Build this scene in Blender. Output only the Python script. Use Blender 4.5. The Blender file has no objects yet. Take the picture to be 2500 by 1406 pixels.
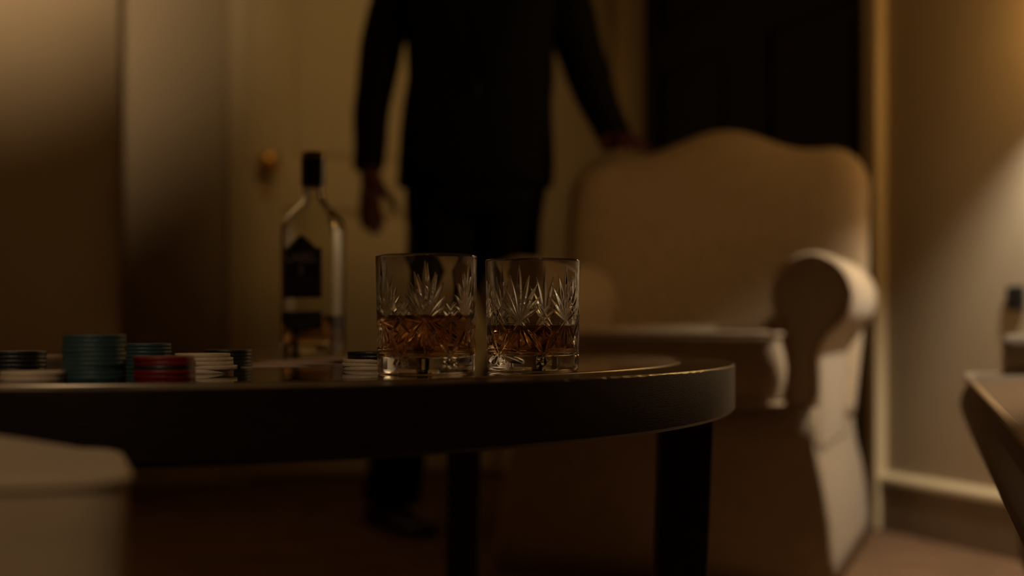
import bpy, bmesh, math, random
import numpy as np
from mathutils import Vector, Matrix

random.seed(7)
rng = np.random.default_rng(7)
PI = math.pi
sc = bpy.context.scene
COL = sc.collection

# ------------------------------------------------------------------ camera
F = 3472.0                      # focal length in pixels of the 2500 wide frame
HZ = 796.0                      # horizon row
CAMZ = 0.5
cam_d = bpy.data.cameras.new('camera')
cam = bpy.data.objects.new('camera', cam_d)
COL.objects.link(cam)
cam.location = (0, 0, CAMZ)
cam.rotation_euler = (PI / 2, 0, 0)
cam_d.sensor_width = 36.0
cam_d.lens = 36.0 * F / 2500.0
cam_d.shift_y = (HZ - 703.0) / 2500.0
cam_d.clip_start = 0.02
cam_d.dof.use_dof = True
cam_d.dof.focus_distance = 1.165
cam_d.dof.aperture_fstop = 3.0
cam_d.dof.aperture_blades = 0
sc.camera = cam

# ------------------------------------------------------------------ world, exposure
w = bpy.data.worlds.new('world')
sc.world = w
w.use_nodes = True
w.node_tree.nodes['Background'].inputs[0].default_value = (0.9, 0.7, 0.45, 1)
w.node_tree.nodes['Background'].inputs[1].default_value = 0.0
sc.view_settings.view_transform = 'Standard'
sc.view_settings.look = 'None'
sc.view_settings.gamma = 1.0
sc.view_settings.use_curve_mapping = False
sc.view_settings.exposure = 0.0
cy = sc.cycles
cy.max_bounces = 24
cy.diffuse_bounces = 4
cy.glossy_bounces = 10
cy.transmission_bounces = 24
cy.transparent_max_bounces = 16
cy.caustics_reflective = True
cy.caustics_refractive = True
cy.blur_glossy = 0.3
cy.sample_clamp_indirect = 1.5
cy.use_denoising = True

# lamp strengths (the fixtures themselves are built further down)
SCONCE_BULB = 32.0        # bare bulb inside the wall lamp, neutral white
SCONCE_SHADE = 19.0       # glow of its warm shade
SPOT_WALL = 190.0         # ceiling spot turned to the wall left of the door
FILL_DOOR = 17.0          # unseen fill light, added for the white door and its knob
FILL_SEAT = 62.0         # fill added behind the camera for the near left seat and chips
FILL_SETTEE = 95.0        # unseen fill light, added to brighten the settee's top


def px(x, y, Y):
    """pixel of the photograph at depth Y -> world point"""
    return Vector(((x - 1250.0) / F * Y, Y, CAMZ + (HZ - y) / F * Y))


# ------------------------------------------------------------------ materials
def mat(name, col, rough=0.6, metal=0.0, spec=0.5, bump=0.0, bscale=300, var=0.0, vscale=30, sheen=0.0, stretch=(1, 1, 1), coat=0.0):
    m = bpy.data.materials.new(name)
    m.use_nodes = True
    nt = m.node_tree
    b = nt.nodes['Principled BSDF']
    b.inputs['Base Color'].default_value = (*col, 1)
    b.inputs['Roughness'].default_value = rough
    b.inputs['Metallic'].default_value = metal
    b.inputs['Specular IOR Level'].default_value = spec
    b.inputs['Sheen Weight'].default_value = sheen
    b.inputs['Coat Weight'].default_value = coat
    if bump or var:
        tc = nt.nodes.new('ShaderNodeTexCoord')
        mp = nt.nodes.new('ShaderNodeMapping')
        mp.inputs['Scale'].default_value = stretch
        nt.links.new(tc.outputs['Object'], mp.inputs['Vector'])
    if var:
        n = nt.nodes.new('ShaderNodeTexNoise')
        n.inputs['Scale'].default_value = vscale
        n.inputs['Detail'].default_value = 4
        nt.links.new(mp.outputs['Vector'], n.inputs['Vector'])
        r = nt.nodes.new('ShaderNodeMapRange')
        r.inputs['From Min'].default_value = 0.3
        r.inputs['From Max'].default_value = 0.7
        r.inputs['To Min'].default_value = 1 - var
        r.inputs['To Max'].default_value = 1 + var
        nt.links.new(n.outputs['Fac'], r.inputs['Value'])
        mx = nt.nodes.new('ShaderNodeVectorMath')
        mx.operation = 'SCALE'
        mx.inputs[0].default_value = col
        nt.links.new(r.outputs['Result'], mx.inputs['Scale'])
        nt.links.new(mx.outputs['Vector'], b.inputs['Base Color'])
    if bump:
        n2 = nt.nodes.new('ShaderNodeTexNoise')
        n2.inputs['Scale'].default_value = bscale
        n2.inputs['Detail'].default_value = 3
        nt.links.new(mp.outputs['Vector'], n2.inputs['Vector'])
        bp = nt.nodes.new('ShaderNodeBump')
        bp.inputs['Strength'].default_value = bump
        bp.inputs['Distance'].default_value = 0.002
        nt.links.new(n2.outputs['Fac'], bp.inputs['Height'])
        nt.links.new(bp.outputs['Normal'], b.inputs['Normal'])
    return m


def glass_mat(name, ior, col=(1, 1, 1), vol=None, dens=0.0):
    m = bpy.data.materials.new(name)
    m.use_nodes = True
    nt = m.node_tree
    nt.nodes.remove(nt.nodes['Principled BSDF'])
    out = nt.nodes['Material Output']
    g = nt.nodes.new('ShaderNodeBsdfGlass')
    g.inputs['IOR'].default_value = ior
    g.inputs['Roughness'].default_value = 0.0
    g.inputs['Color'].default_value = (*col, 1)
    nt.links.new(g.outputs[0], out.inputs['Surface'])
    if vol:
        v = nt.nodes.new('ShaderNodeVolumeAbsorption')
        v.inputs['Color'].default_value = (*vol, 1)
        v.inputs['Density'].default_value = dens
        nt.links.new(v.outputs[0], out.inputs['Volume'])
    return m


def emit_mat(name, col, strength, base=(0.8, 0.7, 0.5)):
    m = bpy.data.materials.new(name)
    m.use_nodes = True
    b = m.node_tree.nodes['Principled BSDF']
    b.inputs['Base Color'].default_value = (*base, 1)
    b.inputs['Emission Color'].default_value = (*col, 1)
    b.inputs['Emission Strength'].default_value = strength
    return m


M = {}
M['wall'] = mat('cream_wall_paint', (0.50, 0.40, 0.27), 0.75, bump=0.12, bscale=180, var=0.04, vscale=3)
M['trim'] = mat('off_white_gloss_paint', (0.74, 0.60, 0.38), 0.4, bump=0.05, bscale=60)
M['skirting'] = mat('shaded_skirting_paint', (0.24, 0.175, 0.11), 0.55, bump=0.05, bscale=60, var=0.05, vscale=9)  # shade of the right wall's board face, put into the colour
M['ceiling'] = mat('white_ceiling_paint', (0.62, 0.57, 0.48), 0.9, bump=0.1, bscale=120)
M['floor'] = mat('brown_carpet', (0.20, 0.108, 0.052), 0.95, bump=0.9, bscale=420, var=0.22, vscale=7)
M['darkwood_door'] = mat('espresso_door_wood', (0.007, 0.004, 0.0025), 0.6, spec=0.3, bump=0.2, bscale=40, var=0.3, vscale=12, stretch=(1, 1, 0.1))
M['table'] = mat('black_brown_lacquered_wood', (0.010, 0.005, 0.003), 0.30, bump=0.14, bscale=55, var=0.35, vscale=14, stretch=(3, 3, 22), coat=0.0)
M['inset'] = mat('smoked_glass_top', (0.008, 0.006, 0.004), 0.03, spec=0.5)
M['bead'] = mat('edge_highlight_metal', (0.55, 0.48, 0.38), 0.3, metal=1.0)  # pale tone stands in for the bright line along the bevel
M['leg'] = mat('black_leg_wood', (0.012, 0.007, 0.005), 0.4, bump=0.3, bscale=80, stretch=(6, 6, 0.7))
M['fabric'] = mat('beige_linen', (0.47, 0.355, 0.225), 0.9, bump=0.6, bscale=900, var=0.06, vscale=40, sheen=0.2)
M['fabric2'] = mat('taupe_corduroy', (0.36, 0.27, 0.185), 0.9, bump=1.0, bscale=260, var=0.1, vscale=60, sheen=0.2, stretch=(3, 3, 0.25))
M['piping'] = mat('beige_piping', (0.52, 0.40, 0.26), 0.85, bump=0.4, bscale=900)
M['brass'] = mat('brass', (0.90, 0.50, 0.13), 0.34, metal=1.0)
M['black_plastic'] = mat('black_plastic', (0.008, 0.008, 0.009), 0.4)
M['suit'] = mat('black_wool', (0.004, 0.0035, 0.003), 0.9, spec=0.2, bump=0.3, bscale=800)
M['shirt'] = mat('black_shirt_cotton', (0.004, 0.004, 0.004), 0.9, spec=0.2, bump=0.2, bscale=700)
M['skin'] = mat('skin', (0.10, 0.022, 0.015), 0.55, bump=0.15, bscale=300, var=0.08, vscale=60)
M['hair'] = mat('dark_hair', (0.01, 0.007, 0.005), 0.6, bump=0.6, bscale=200, stretch=(1, 1, 0.1))
M['eye'] = mat('eye_white', (0.25, 0.2, 0.17), 0.25)
M['shoe'] = mat('black_shoe_leather', (0.005, 0.004, 0.004), 0.35)
M['chip_teal'] = mat('teal_chip_clay', (0.028, 0.064, 0.070), 0.5, bump=0.2, bscale=500, var=0.08, vscale=200)
M['chip_red'] = mat('red_chip_clay', (0.16, 0.005, 0.0045), 0.5, bump=0.2, bscale=500, var=0.08, vscale=200)
M['chip_white'] = mat('white_chip_clay', (0.58, 0.45, 0.31), 0.5, bump=0.2, bscale=500, var=0.05, vscale=200)
M['chip_black'] = mat('black_chip_clay', (0.012, 0.011, 0.012), 0.45, bump=0.2, bscale=500)
M['card'] = mat('playing_card_paper', (0.46, 0.30, 0.25), 0.45, var=0.3, vscale=160)
M['card_edge'] = mat('playing_card_stock', (0.62, 0.50, 0.40), 0.6, var=0.1, vscale=160)
M['crystal'] = glass_mat('cut_crystal', 1.53)
M['whisky'] = glass_mat('whisky', 1.36, vol=(1.0, 0.58, 0.02), dens=24)
M['bottle_glass'] = glass_mat('bottle_glass', 1.5, col=(0.98, 0.985, 0.97))
M['label'] = mat('black_label_paper', (0.010, 0.007, 0.006), 0.55, var=0.2, vscale=60)
M['label_red'] = mat('dark_red_label_band', (0.030, 0.006, 0.005), 0.5, var=0.2, vscale=60)
M['ink'] = mat('cream_print', (0.55, 0.45, 0.32), 0.6, var=0.1, vscale=200)
M['ink_dim'] = mat('grey_print', (0.09, 0.07, 0.055), 0.6, var=0.1, vscale=200)
M['cap'] = mat('black_cap', (0.008, 0.007, 0.006), 0.3)
M['gold'] = mat('gold_foil', (0.75, 0.50, 0.16), 0.3, metal=1.0)
M['metal_white'] = mat('white_enamel', (0.7, 0.68, 0.62), 0.35, bump=0.05, bscale=80)
M['shade'] = emit_mat('warm_lamp_shade', (1.0, 0.55, 0.16), SCONCE_SHADE)
M['shade_in'] = mat('shade_lining', (0.75, 0.7, 0.6), 0.7, bump=0.1, bscale=200)


# ------------------------------------------------------------------ helpers
def mesh_obj(name, verts, faces, m, parent=None, smooth=True, loc=None, rotz=None, mats=None, fmat=None):
    me = bpy.data.meshes.new(name)
    me.from_pydata([tuple(v) for v in verts], [], faces)
    me.update()
    if smooth:
        me.polygons.foreach_set('use_smooth', [True] * len(me.polygons))
    for mm in (mats or [m]):
        me.materials.append(mm)
    if fmat is not None:
        me.polygons.foreach_set('material_index', fmat)
    o = bpy.data.objects.new(name, me)
    COL.objects.link(o)
    if parent is not None:
        o.parent = parent
    if loc is not None:
        o.location = loc
    if rotz is not None:
        o.rotation_euler = (0, 0, rotz)
    return o


def bm_obj(name, bm, m, parent=None, smooth=False, loc=None, rotz=None):
    bmesh.ops.recalc_face_normals(bm, faces=bm.faces)
    me = bpy.data.meshes.new(name)
    bm.to_mesh(me)
    bm.free()
    if smooth:
        me.polygons.foreach_set('use_smooth', [True] * len(me.polygons))
    me.materials.append(m)
    o = bpy.data.objects.new(name, me)
    COL.objects.link(o)
    if parent is not None:
        o.parent = parent
    if loc is not None:
        o.location = loc
    if rotz is not None:
        o.rotation_euler = (0, 0, rotz)
    return o


def thing(name, label, cat, loc=(0, 0, 0), rotz=0.0, group=None):
    o = bpy.data.objects.new(name, None)
    o.empty_display_size = 0.05
    COL.objects.link(o)
    o.location = loc
    o.rotation_euler = (0, 0, rotz)
    tag(o, label, cat, group)
    return o


def tag(o, label=None, cat=None, group=None, kind=None):
    if label: o['label'] = label
    if cat: o['category'] = cat
    if group: o['group'] = group
    if kind: o['kind'] = kind
    return o


def add_hexa(bm, pts, bevel=0.0, seg=2):
    """8 corner points, bottom 4 then top 4"""
    vs = [bm.verts.new(p) for p in pts]
    fs = [(0, 3, 2, 1), (4, 5, 6, 7), (0, 1, 5, 4), (1, 2, 6, 5), (2, 3, 7, 6), (3, 0, 4, 7)]
    faces = [bm.faces.new([vs[i] for i in f]) for f in fs]
    if bevel:
        es = set()
        for f in faces:
            es.update(f.edges)
        bmesh.ops.bevel(bm, geom=list(es), offset=bevel, segments=seg, profile=0.5, affect='EDGES')


def box_pts(x0, x1, y0, y1, z0, z1):
    return [(x0, y0, z0), (x1, y0, z0), (x1, y1, z0), (x0, y1, z0), (x0, y0, z1), (x1, y0, z1), (x1, y1, z1), (x0, y1, z1)]


def box(name, x0, x1, y0, y1, z0, z1, m, parent=None, bevel=0.0, seg=2, smooth=False):
    bm = bmesh.new()
    add_hexa(bm, box_pts(x0, x1, y0, y1, z0, z1), bevel, seg)
    return bm_obj(name, bm, m, parent, smooth)


def loft(rings, cap0=True, cap1=True, base=0):
    """rings: list of lists of points (equal count) -> verts, faces"""
    n = len(rings[0])
    vs = [p for r in rings for p in r]
    fs = []
    for i in range(len(rings) - 1):
        a, b = base + i * n, base + (i + 1) * n
        for j in range(n):
            k = (j + 1) % n
            fs.append((a + j, a + k, b + k, b + j))
    if cap0: fs.append(tuple(base + j for j in range(n - 1, -1, -1)))
    if cap1: fs.append(tuple(base + (len(rings) - 1) * n + j for j in range(n)))
    return vs, fs


def tube(path, rad, n=10, closed=False, sq=None):
    """tube along points; rad scalar or list"""
    P = [Vector(p) for p in path]
    L = len(P)
    rads = rad if isinstance(rad, (list, tuple)) else [rad] * L
    rings = []
    up = None
    for i in range(L):
        if closed:
            d = P[(i + 1) % L] - P[i - 1]
        else:
            d = P[min(i + 1, L - 1)] - P[max(i - 1, 0)]
        d.normalize()
        if up is None:
            up = Vector((0, 0, 1)) if abs(d.z) < 0.9 else Vector((0, 1, 0))
        a = d.cross(up)
        if a.length < 1e-4:
            a = d.cross(Vector((1, 0, 0)))
        a.normalize()
        b = a.cross(d).normalized()
        up = b
        rings.append([P[i] + (a * math.cos(2 * PI * j / n) + b * math.sin(2 * PI * j / n)) * rads[i] for j in range(n)])
    if closed:
        vs = [p for r in rings for p in r]
        fs = []
        for i in range(L):
            A, B = i * n, ((i + 1) % L) * n
            for j in range(n):
                k = (j + 1) % n
                fs.append((A + j, A + k, B + k, B + j))
        return vs, fs
    return loft(rings)


def merge(*parts):
    vs, fs = [], []
    for v, f in parts:
        o = len(vs)
        vs += list(v)
        fs += [tuple(i + o for i in q) for q in f]
    return vs, fs


def lathe(profile, n=48):
    """profile list of (r,z) -> closed surface, r may be 0 at the ends"""
    rings = []
    for r, z in profile:
        rings.append([(r * math.cos(2 * PI * j / n), r * math.sin(2 * PI * j / n), z) for j in range(n)])
    return loft(rings)


def round_poly(pts, r, n=6):
    out = []
    L = len(pts)
    for i in range(L):
        p0, p1, p2 = Vector(pts[i - 1]), Vector(pts[i]), Vector(pts[(i + 1) % L])
        rr = r[i] if isinstance(r, (list, tuple)) else r
        a = (p0 - p1).normalized()
        b = (p2 - p1).normalized()
        ang = a.angle(b)
        if rr < 1e-6 or abs(ang - PI) < 1e-3:
            out.append(tuple(p1))
            continue
        d = min(rr / math.tan(ang / 2), 0.49 * (p0 - p1).length, 0.49 * (p2 - p1).length)
        A, B = p1 + a * d, p1 + b * d
        for k in range(n + 1):
            t = k / n
            q = A * (1 - t) ** 2 + p1 * 2 * t * (1 - t) + B * t ** 2
            out.append(tuple(q))
    return out


def resample(poly, step):
    """closed 2d polygon resampled to about equal steps"""
    P = [Vector(p) for p in poly]
    seg = [(P[(i + 1) % len(P)] - P[i]).length for i in range(len(P))]
    tot = sum(seg)
    n = max(16, int(tot / step))
    out = []
    i, acc = 0, 0.0
    for k in range(n):
        d = tot * k / n
        while acc + seg[i] < d - 1e-9:
            acc += seg[i]
            i += 1
        t = (d - acc) / max(seg[i], 1e-9)
        q = P[i].lerp(P[(i + 1) % len(P)], t)
        out.append((q.x, q.y))
    return out


def cushion(outline, z0, z1, er, crown, bulge=0.006, sag=0.0):
    """stuffed cushion from a 2d outline; er = edge rounding"""
    cx = sum(p[0] for p in outline) / len(outline)
    cyy = sum(p[1] for p in outline) / len(outline)
    rm = min(max(abs(p[0] - cx) for p in outline), max(abs(p[1] - cyy) for p in outline))
    prof = [(0.0, z0), (0.5, z0), (0.8, z0)]
    for k in range(5):
        a = PI / 2 * k / 4
        prof.append((1 - er / rm * (1 - math.sin(a)), z0 + er * (1 - math.cos(a))))
    for k in range(1, 4):
        t = k / 4
        prof.append((1 + bulge / rm * math.sin(PI * t), z0 + er + (z1 - z0 - 2 * er) * t))
    for k in range(5):
        a = PI / 2 * k / 4
        prof.append((1 - er / rm * (1 - math.cos(a)), z1 - er * (1 - math.sin(a))))
    for s in (0.9, 0.75, 0.55, 0.3, 0.0):
        prof.append((min(s, 1 - er / rm), z1 + crown * (1 - s * s)))
    rings = []
    for s, z in prof:
        s = max(s, 0.002)
        rings.append([(cx + (p[0] - cx) * s, cyy + (p[1] - cyy) * s, z) for p in outline])
    return loft(rings)


ORD = ['topmost', 'second', 'third', 'fourth', 'fifth', 'sixth', 'seventh', 'eighth', 'ninth', 'tenth', 'eleventh', 'twelfth']

# ================================================================== the room
CX, CY = 0.37, 5.02
E1 = Vector((-math.cos(math.radians(20)), -math.sin(math.radians(20)), 0))     # along the back wall, to the left
E2 = Vector((math.sin(math.radians(20)), -math.cos(math.radians(20)), 0))      # along the right wall, to the camera
ZC = 2.5


def RP(s, t, z):
    return Vector((CX, CY, 0)) + E1 * s + E2 * t + Vector((0, 0, z))


def room_hexa(bm, s0, s1, t0, t1, z0, z1, bevel=0.0):
    add_hexa(bm, [RP(s0, t0, z0), RP(s1, t0, z0), RP(s1, t1, z0), RP(s0, t1, z0), RP(s0, t0, z1), RP(s1, t0, z1), RP(s1, t1, z1), RP(s0, t1, z1)], bevel)


def room_obj(name, boxes, m, parent=None, bevel=0.0, kind=None):
    bm = bmesh.new()
    for b in boxes:
        room_hexa(bm, *b, bevel=bevel)
    o = bm_obj(name, bm, m, parent)
    if kind: o['kind'] = kind
    return o


SW, TD = 3.4, 6.4
room_obj('floor', [(-0.3, SW + 0.2, -0.3, TD + 0.2, -0.1, 0.0)], M['floor'], kind='structure')
room_obj('ceiling', [(-0.3, SW + 0.2, -0.3, TD + 0.2, ZC, ZC + 0.1)], M['ceiling'], kind='structure')
# back wall with the white door's opening s 0.44 .. 1.29
D2a, D2b, DH = 0.44, 1.29, 2.06
room_obj('wall_back', [(-0.2, D2a, -0.2, 0, 0, ZC), (D2b, SW + 0.2, -0.2, 0, 0, ZC), (D2a, D2b, -0.2, 0, DH, ZC)], M['wall'], kind='structure')
# right wall with the dark double door's opening t 0.12 .. 1.54
D1a, D1b = 0.12, 1.54
room_obj('wall_right', [(-0.2, 0, -0.2, D1a, 0, ZC), (-0.2, 0, D1b, TD + 0.2, 0, ZC), (-0.2, 0, D1a, D1b, DH, ZC)], M['wall'], kind='structure')
# left side: a projecting block beside the door and the long wall further out
PB = 1.747
room_obj('wall_left', [(PB, SW + 0.2, 0, 0.6, 0, ZC), (SW, SW + 0.2, 0.6, TD + 0.2, 0, ZC)], M['wall'], kind='structure')
room_obj('wall_front', [(-0.2, SW + 0.2, TD, TD + 0.2, 0, ZC)], M['wall'], kind='structure')


def baseboard(name, p0, p1, nrm, h=0.143, d=0.022, body='skirting'):
    """skirting board, its default body colour darkened for shade, with a cream moulded cap along p0 -> p1, nrm points into the room"""
    def run(nm, prof, m, parent=None):
        rings = []
        for p in (p0, p1):
            rings.append([Vector(p) + nrm * a + Vector((0, 0, z)) for a, z in prof])
        vs, fs = loft(rings)
        return mesh_obj(nm, vs, fs, m, parent, smooth=False)
    hb = h - 0.026
    o = run(name, [(0, 0), (d * 0.8, 0), (d * 0.8, hb), (0, hb)], M[body])
    o['kind'] = 'structure'
    run('cap_moulding', [(0, hb), (d, hb), (d, hb + 0.010), (d * 0.85, hb + 0.016), (d * 0.4, h - 0.003), (d * 0.3, h), (0, h)], M['trim'], o)
    return o


baseboard('baseboard_back', RP(PB, 0, 0), RP(D2b + 0.08, 0, 0), E2, body='trim')
baseboard('baseboard_right', RP(0, D1b + 0.078, 0), RP(0, TD, 0), E1)
baseboard('baseboard_left', RP(PB, 0.6, 0), RP(SW, 0.6, 0), E2, body='trim')


def casing(name, pts, width, nrm, depth=0.02):
    """moulded door casing: three mitred boards as one frame; pts = 4 points up, across, down; width vectors outward"""
    bm = bmesh.new()
    (a0, a1, b1, b0, out) = pts
    n = nrm * depth
    up = Vector((0, 0, width))
    o = out * width
    # left jamb board, right jamb board, head board, with a raised outer bead
    for (q0, q1, oo) in ((a0, a1, o), (b0, b1, -o)):
        add_hexa(bm, [q0, q0 + oo, q0 + oo + n, q0 + n, q1, q1 + oo, q1 + oo + n, q1 + n], 0.004)
        add_hexa(bm, [q0 + oo * 0.75 + n, q0 + oo + n, q0 + oo + n * 1.5, q0 + oo * 0.75 + n * 1.5, q1 + oo * 0.75 + n, q1 + oo + n, q1 + oo + n * 1.5, q1 + oo * 0.75 + n * 1.5], 0.003)
    add_hexa(bm, [a1 + o, b1 - o, b1 - o + n, a1 + o + n, a1 + o + up, b1 - o + up, b1 - o + n + up, a1 + o + n + up], 0.004)
    ob = bm_obj(name, bm, M['trim'])
    ob['kind'] = 'structure'
    return ob


# casing around the dark door (right wall) and the white door (back wall)
casing('trim_1', (RP(0, D1b, 0), RP(0, D1b, DH), RP(0, D1a, DH), RP(0, D1a, 0), E2), 0.078, E1, 0.022)
casing('trim_2', (RP(D2b, 0, 0), RP(D2b, 0, DH), RP(D2a, 0, DH), RP(D2a, 0, 0), E1), 0.075, E2, 0.02)


def panel_door(name, corner, ax, nrm, width, height, m, rows, stile=0.115, th=0.04):
    """door leaf made of stiles, rails and sunk panels; corner = lower corner on the visible face"""
    root = bpy.data.objects.new(name, None)
    COL.objects.link(root)
    root['kind'] = 'structure'
    root.location = corner
    root.rotation_euler = (0, 0, math.atan2(ax.y, ax.x))
    s = 1.0 if Vector((-ax.y, ax.x, 0)).dot(nrm) > 0 else -1.0   # local +y or -y is the visible side

    def part(pn, x0, x1, z0, z1, d0, d1, bev):
        y0, y1 = sorted((s * d0, s * d1))
        return box(pn, x0, x1, y0, y1, z0, z1, m, root, bev)
    part('stile', 0.002, stile, 0.008, height, -th, 0, 0.003)
    part('stile', width - stile, width - 0.002, 0.008, height, -th, 0, 0.003)
    zs = rows
    for (z0, z1) in zs['rails']:
        part('rail', stile, width - stile, z0, z1, -th, 0, 0.003)
    for (z0, z1) in zs['panels']:
        part('panel', stile - 0.005, width - stile + 0.005, z0 - 0.005, z1 + 0.005, -th + 0.008, -0.014, 0.004)
        part('panel_field', stile + 0.04, width - stile - 0.04, z0 + 0.04, z1 - 0.04, -0.015, -0.005, 0.006)
    return root


rowsA = {'rails': [(0.008, 0.22), (0.88, 1.02), (1.92, 2.05)], 'panels': [(0.22, 0.88), (1.02, 1.92)]}
# white door: face 3 cm behind the wall plane
door2 = panel_door('door_2', RP(D2a, -0.03, 0), E1, E2, D2b - D2a, 2.05, M['trim'], rowsA)
# brass knob on a rose, 6 cm from the free edge
kp = [(0.0, 0.0), (0.026, 0.0), (0.026, 0.004), (0.012, 0.007), (0.009, 0.022), (0.016, 0.030), (0.029, 0.040), (0.034, 0.052), (0.029, 0.064), (0.015, 0.071), (0.0, 0.072)]
v, f = lathe([(max(r, 0.0003), z) for r, z in kp], 32)
knob = mesh_obj('door_knob', v, f, M['brass'], door2)
knob.location = (1.232 - D2a, 0, 1.03)
sgn = 1 if Vector((-E1.y, E1.x, 0)).dot(E2) > 0 else -1
knob.rotation_euler = (-sgn * PI / 2, 0, 0)
knob['label'] = 'round brass door knob'
v, f = lathe([(0.0003, 0), (0.016, 0), (0.016, 0.003), (0.0003, 0.004)], 24)
kp2 = mesh_obj('keyhole_plate', v, f, M['brass'], door2)
kp2.location = (1.232 - D2a, 0, 0.93)
kp2.rotation_euler = (-sgn * PI / 2, 0, 0)
# dark double door in the right wall, set back 5 cm
rowsB = {'rails': [(0.008, 0.22), (1.36, 1.48), (1.92, 2.05)], 'panels': [(0.22, 1.36), (1.48, 1.92)]}
half = (D1b - D1a) / 2
dA = panel_door('door_1', RP(-0.05, D1a, 0), E2, E1, half, 2.05, M['darkwood_door'], rowsB)
dB = panel_door('door_3', RP(-0.05, D1a + half, 0), E2, E1, half, 2.05, M['darkwood_door'], rowsB)
for d in (dA, dB):
    s2 = 1 if Vector((-E2.y, E2.x, 0)).dot(E1) > 0 else -1
    hx = half - 0.05 if d is dA else 0.05
    v, f = merge(tube([(hx, 0, 1.0), (hx, s2 * 0.04, 1.0)], 0.006, 10), tube([(hx, s2 * 0.04, 0.95), (hx, s2 * 0.04, 1.05)], 0.007, 10))
    mesh_obj('handle', v, f, M['black_plastic'], d)

# black wall socket on the right wall
k0 = 1.617 + 0.475
root = thing('wall_socket', 'black square socket plate on the cream wall at the right edge', 'socket', RP(0.0, k0, 0.56), math.atan2(E2.y, E2.x))
s2 = 1 if Vector((-E2.y, E2.x, 0)).dot(E1) > 0 else -1
y0, y1 = sorted((0.0005 * s2, 0.010 * s2))
box('plate', -0.026, 0.026, y0, y1, -0.026, 0.026, M['black_plastic'], root, 0.003)
y0, y1 = sorted((0.0102 * s2, 0.013 * s2))
box('insert', -0.017, 0.017, y0, y1, -0.017, 0.017, M['black_plastic'], root, 0.002)

# ---------------------------------------------------------------- wall lamp on the right wall, beyond the frame
kS = 1.617 + 0.80
SC = RP(0.112, kS, 0)
lamp = thing('wall_lamp', 'wall lamp with a small warm cone shade on the right wall', 'lamp', (SC.x, SC.y, 1.07), math.atan2(E1.y, E1.x))
v, f = lathe([(0.085, 0.0), (0.0865, 0.0), (0.0615, 0.135), (0.0605, 0.135), (0.0003, 0.135), (0.0003, 0.132), (0.060, 0.132)], 48)
rings_out = [[(r * math.cos(2 * PI * j / 48), r * math.sin(2 * PI * j / 48), z) for j in range(48)] for r, z in ((0.0865, 0.0), (0.0615, 0.135), (0.0003, 0.135))]
v, f = loft(rings_out, cap0=False, cap1=False)
mesh_obj('lamp_shade', v, f, M['shade'], lamp)
rings_in = [[(r * math.cos(2 * PI * j / 48), r * math.sin(2 * PI * j / 48), z) for j in range(48)] for r, z in ((0.0865, 0.0), (0.0850, 0.0), (0.0600, 0.132), (0.0003, 0.132))]
v, f = loft(rings_in, cap0=False, cap1=False)
mesh_obj('shade_lining', v, f, M['shade_in'], lamp)
v, f = merge(tube([(-0.110, 0, 0.165), (-0.06, 0, 0.17), (-0.01, 0, 0.165), (0, 0, 0.136)], 0.006, 10))
mesh_obj('arm', v, f, M['brass'], lamp)
v, f = lathe([(0.0003, 0), (0.04, 0), (0.04, 0.006), (0.03, 0.010), (0.0003, 0.011)], 32)
bp = mesh_obj('back_plate', v, f, M['brass'], lamp, loc=(-0.1115, 0, 0.165))
bp.rotation_euler = (0, PI / 2, 0)
pl = bpy.data.lights.new('wall_lamp_bulb', 'POINT')
pl.energy = SCONCE_BULB
pl.color = (1.0, 0.88, 0.70)
pl.shadow_soft_size = 0.022
po = bpy.data.objects.new('wall_lamp_bulb', pl)
COL.objects.link(po)
po.location = (SC.x, SC.y, 1.07 + 0.080)


def ceiling_spot(x, y, target, power, color, angle, blend, label, size=0.03):
    root = thing('ceiling_spotlight', label, 'lamp', (x, y, ZC), 0, 'ceiling spotlights')  # unseen fixture, modelled round the added fill spots too
    v, f = lathe([(0.0003, -0.0005), (0.045, -0.0005), (0.045, -0.010), (0.0003, -0.012)], 32)
    mesh_obj('mount', v, f, M['metal_white'], root)
    d = (Vector(target) - Vector((x, y, ZC - 0.09))).normalized()
    p0 = Vector((0, 0, -0.09))
    v, f = merge(tube([(0, 0, -0.008), (0, 0, -0.07)], 0.006, 8))
    mesh_obj('stem', v, f, M['metal_white'], root)
    vs = tube([p0 - d * 0.045, p0 + d * 0.05], 0.034, 24)
    o = mesh_obj('head', vs[0], vs[1], M['metal_white'], root)
    l = bpy.data.lights.new('spot_bulb', 'SPOT')
    l.energy = power
    l.color = color
    l.spot_size = math.radians(angle)
    l.spot_blend = blend
    l.shadow_soft_size = size
    lo = bpy.data.objects.new('spot_bulb', l)
    COL.objects.link(lo)
    lo.location = Vector((x, y, ZC)) + p0 + d * 0.056
    lo.rotation_euler = d.to_track_quat('-Z', 'Y').to_euler()
    return root


ceiling_spot(-0.50, 1.60, (-1.60, 3.95, 1.84), SPOT_WALL, (1.0, 0.70, 0.40), 44, 1.0, 'ceiling spotlight turned to the wall left of the white door')
ceiling_spot(-0.1, 3.0, (-0.36, 4.80, 1.22), FILL_DOOR, (1.0, 0.66, 0.26), 48, 1.0, 'unseen spotlight added to brighten the white door')
ceiling_spot(-0.45, -1.35, (-0.38, 0.72, 0.30), FILL_SEAT, (1.0, 0.72, 0.44), 36, 1.0, 'unseen spotlight added behind the camera to light the near left seat')
ceiling_spot(0.95, 1.35, (0.66, 1.55, 0.42), FILL_SETTEE, (1.0, 0.72, 0.44), 34, 1.0, 'unseen spotlight added above the settee to light its top')

# ================================================================== coffee table
TZ = CAMZ - 0.0372
TCX, TCY, TA, TB, TT = -0.34, 1.623, 0.582, 0.776, 0.049
table = thing('coffee_table', 'dark lacquered oval coffee table with glossy inset top and square legs', 'table', (TCX, TCY, 0))


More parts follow.
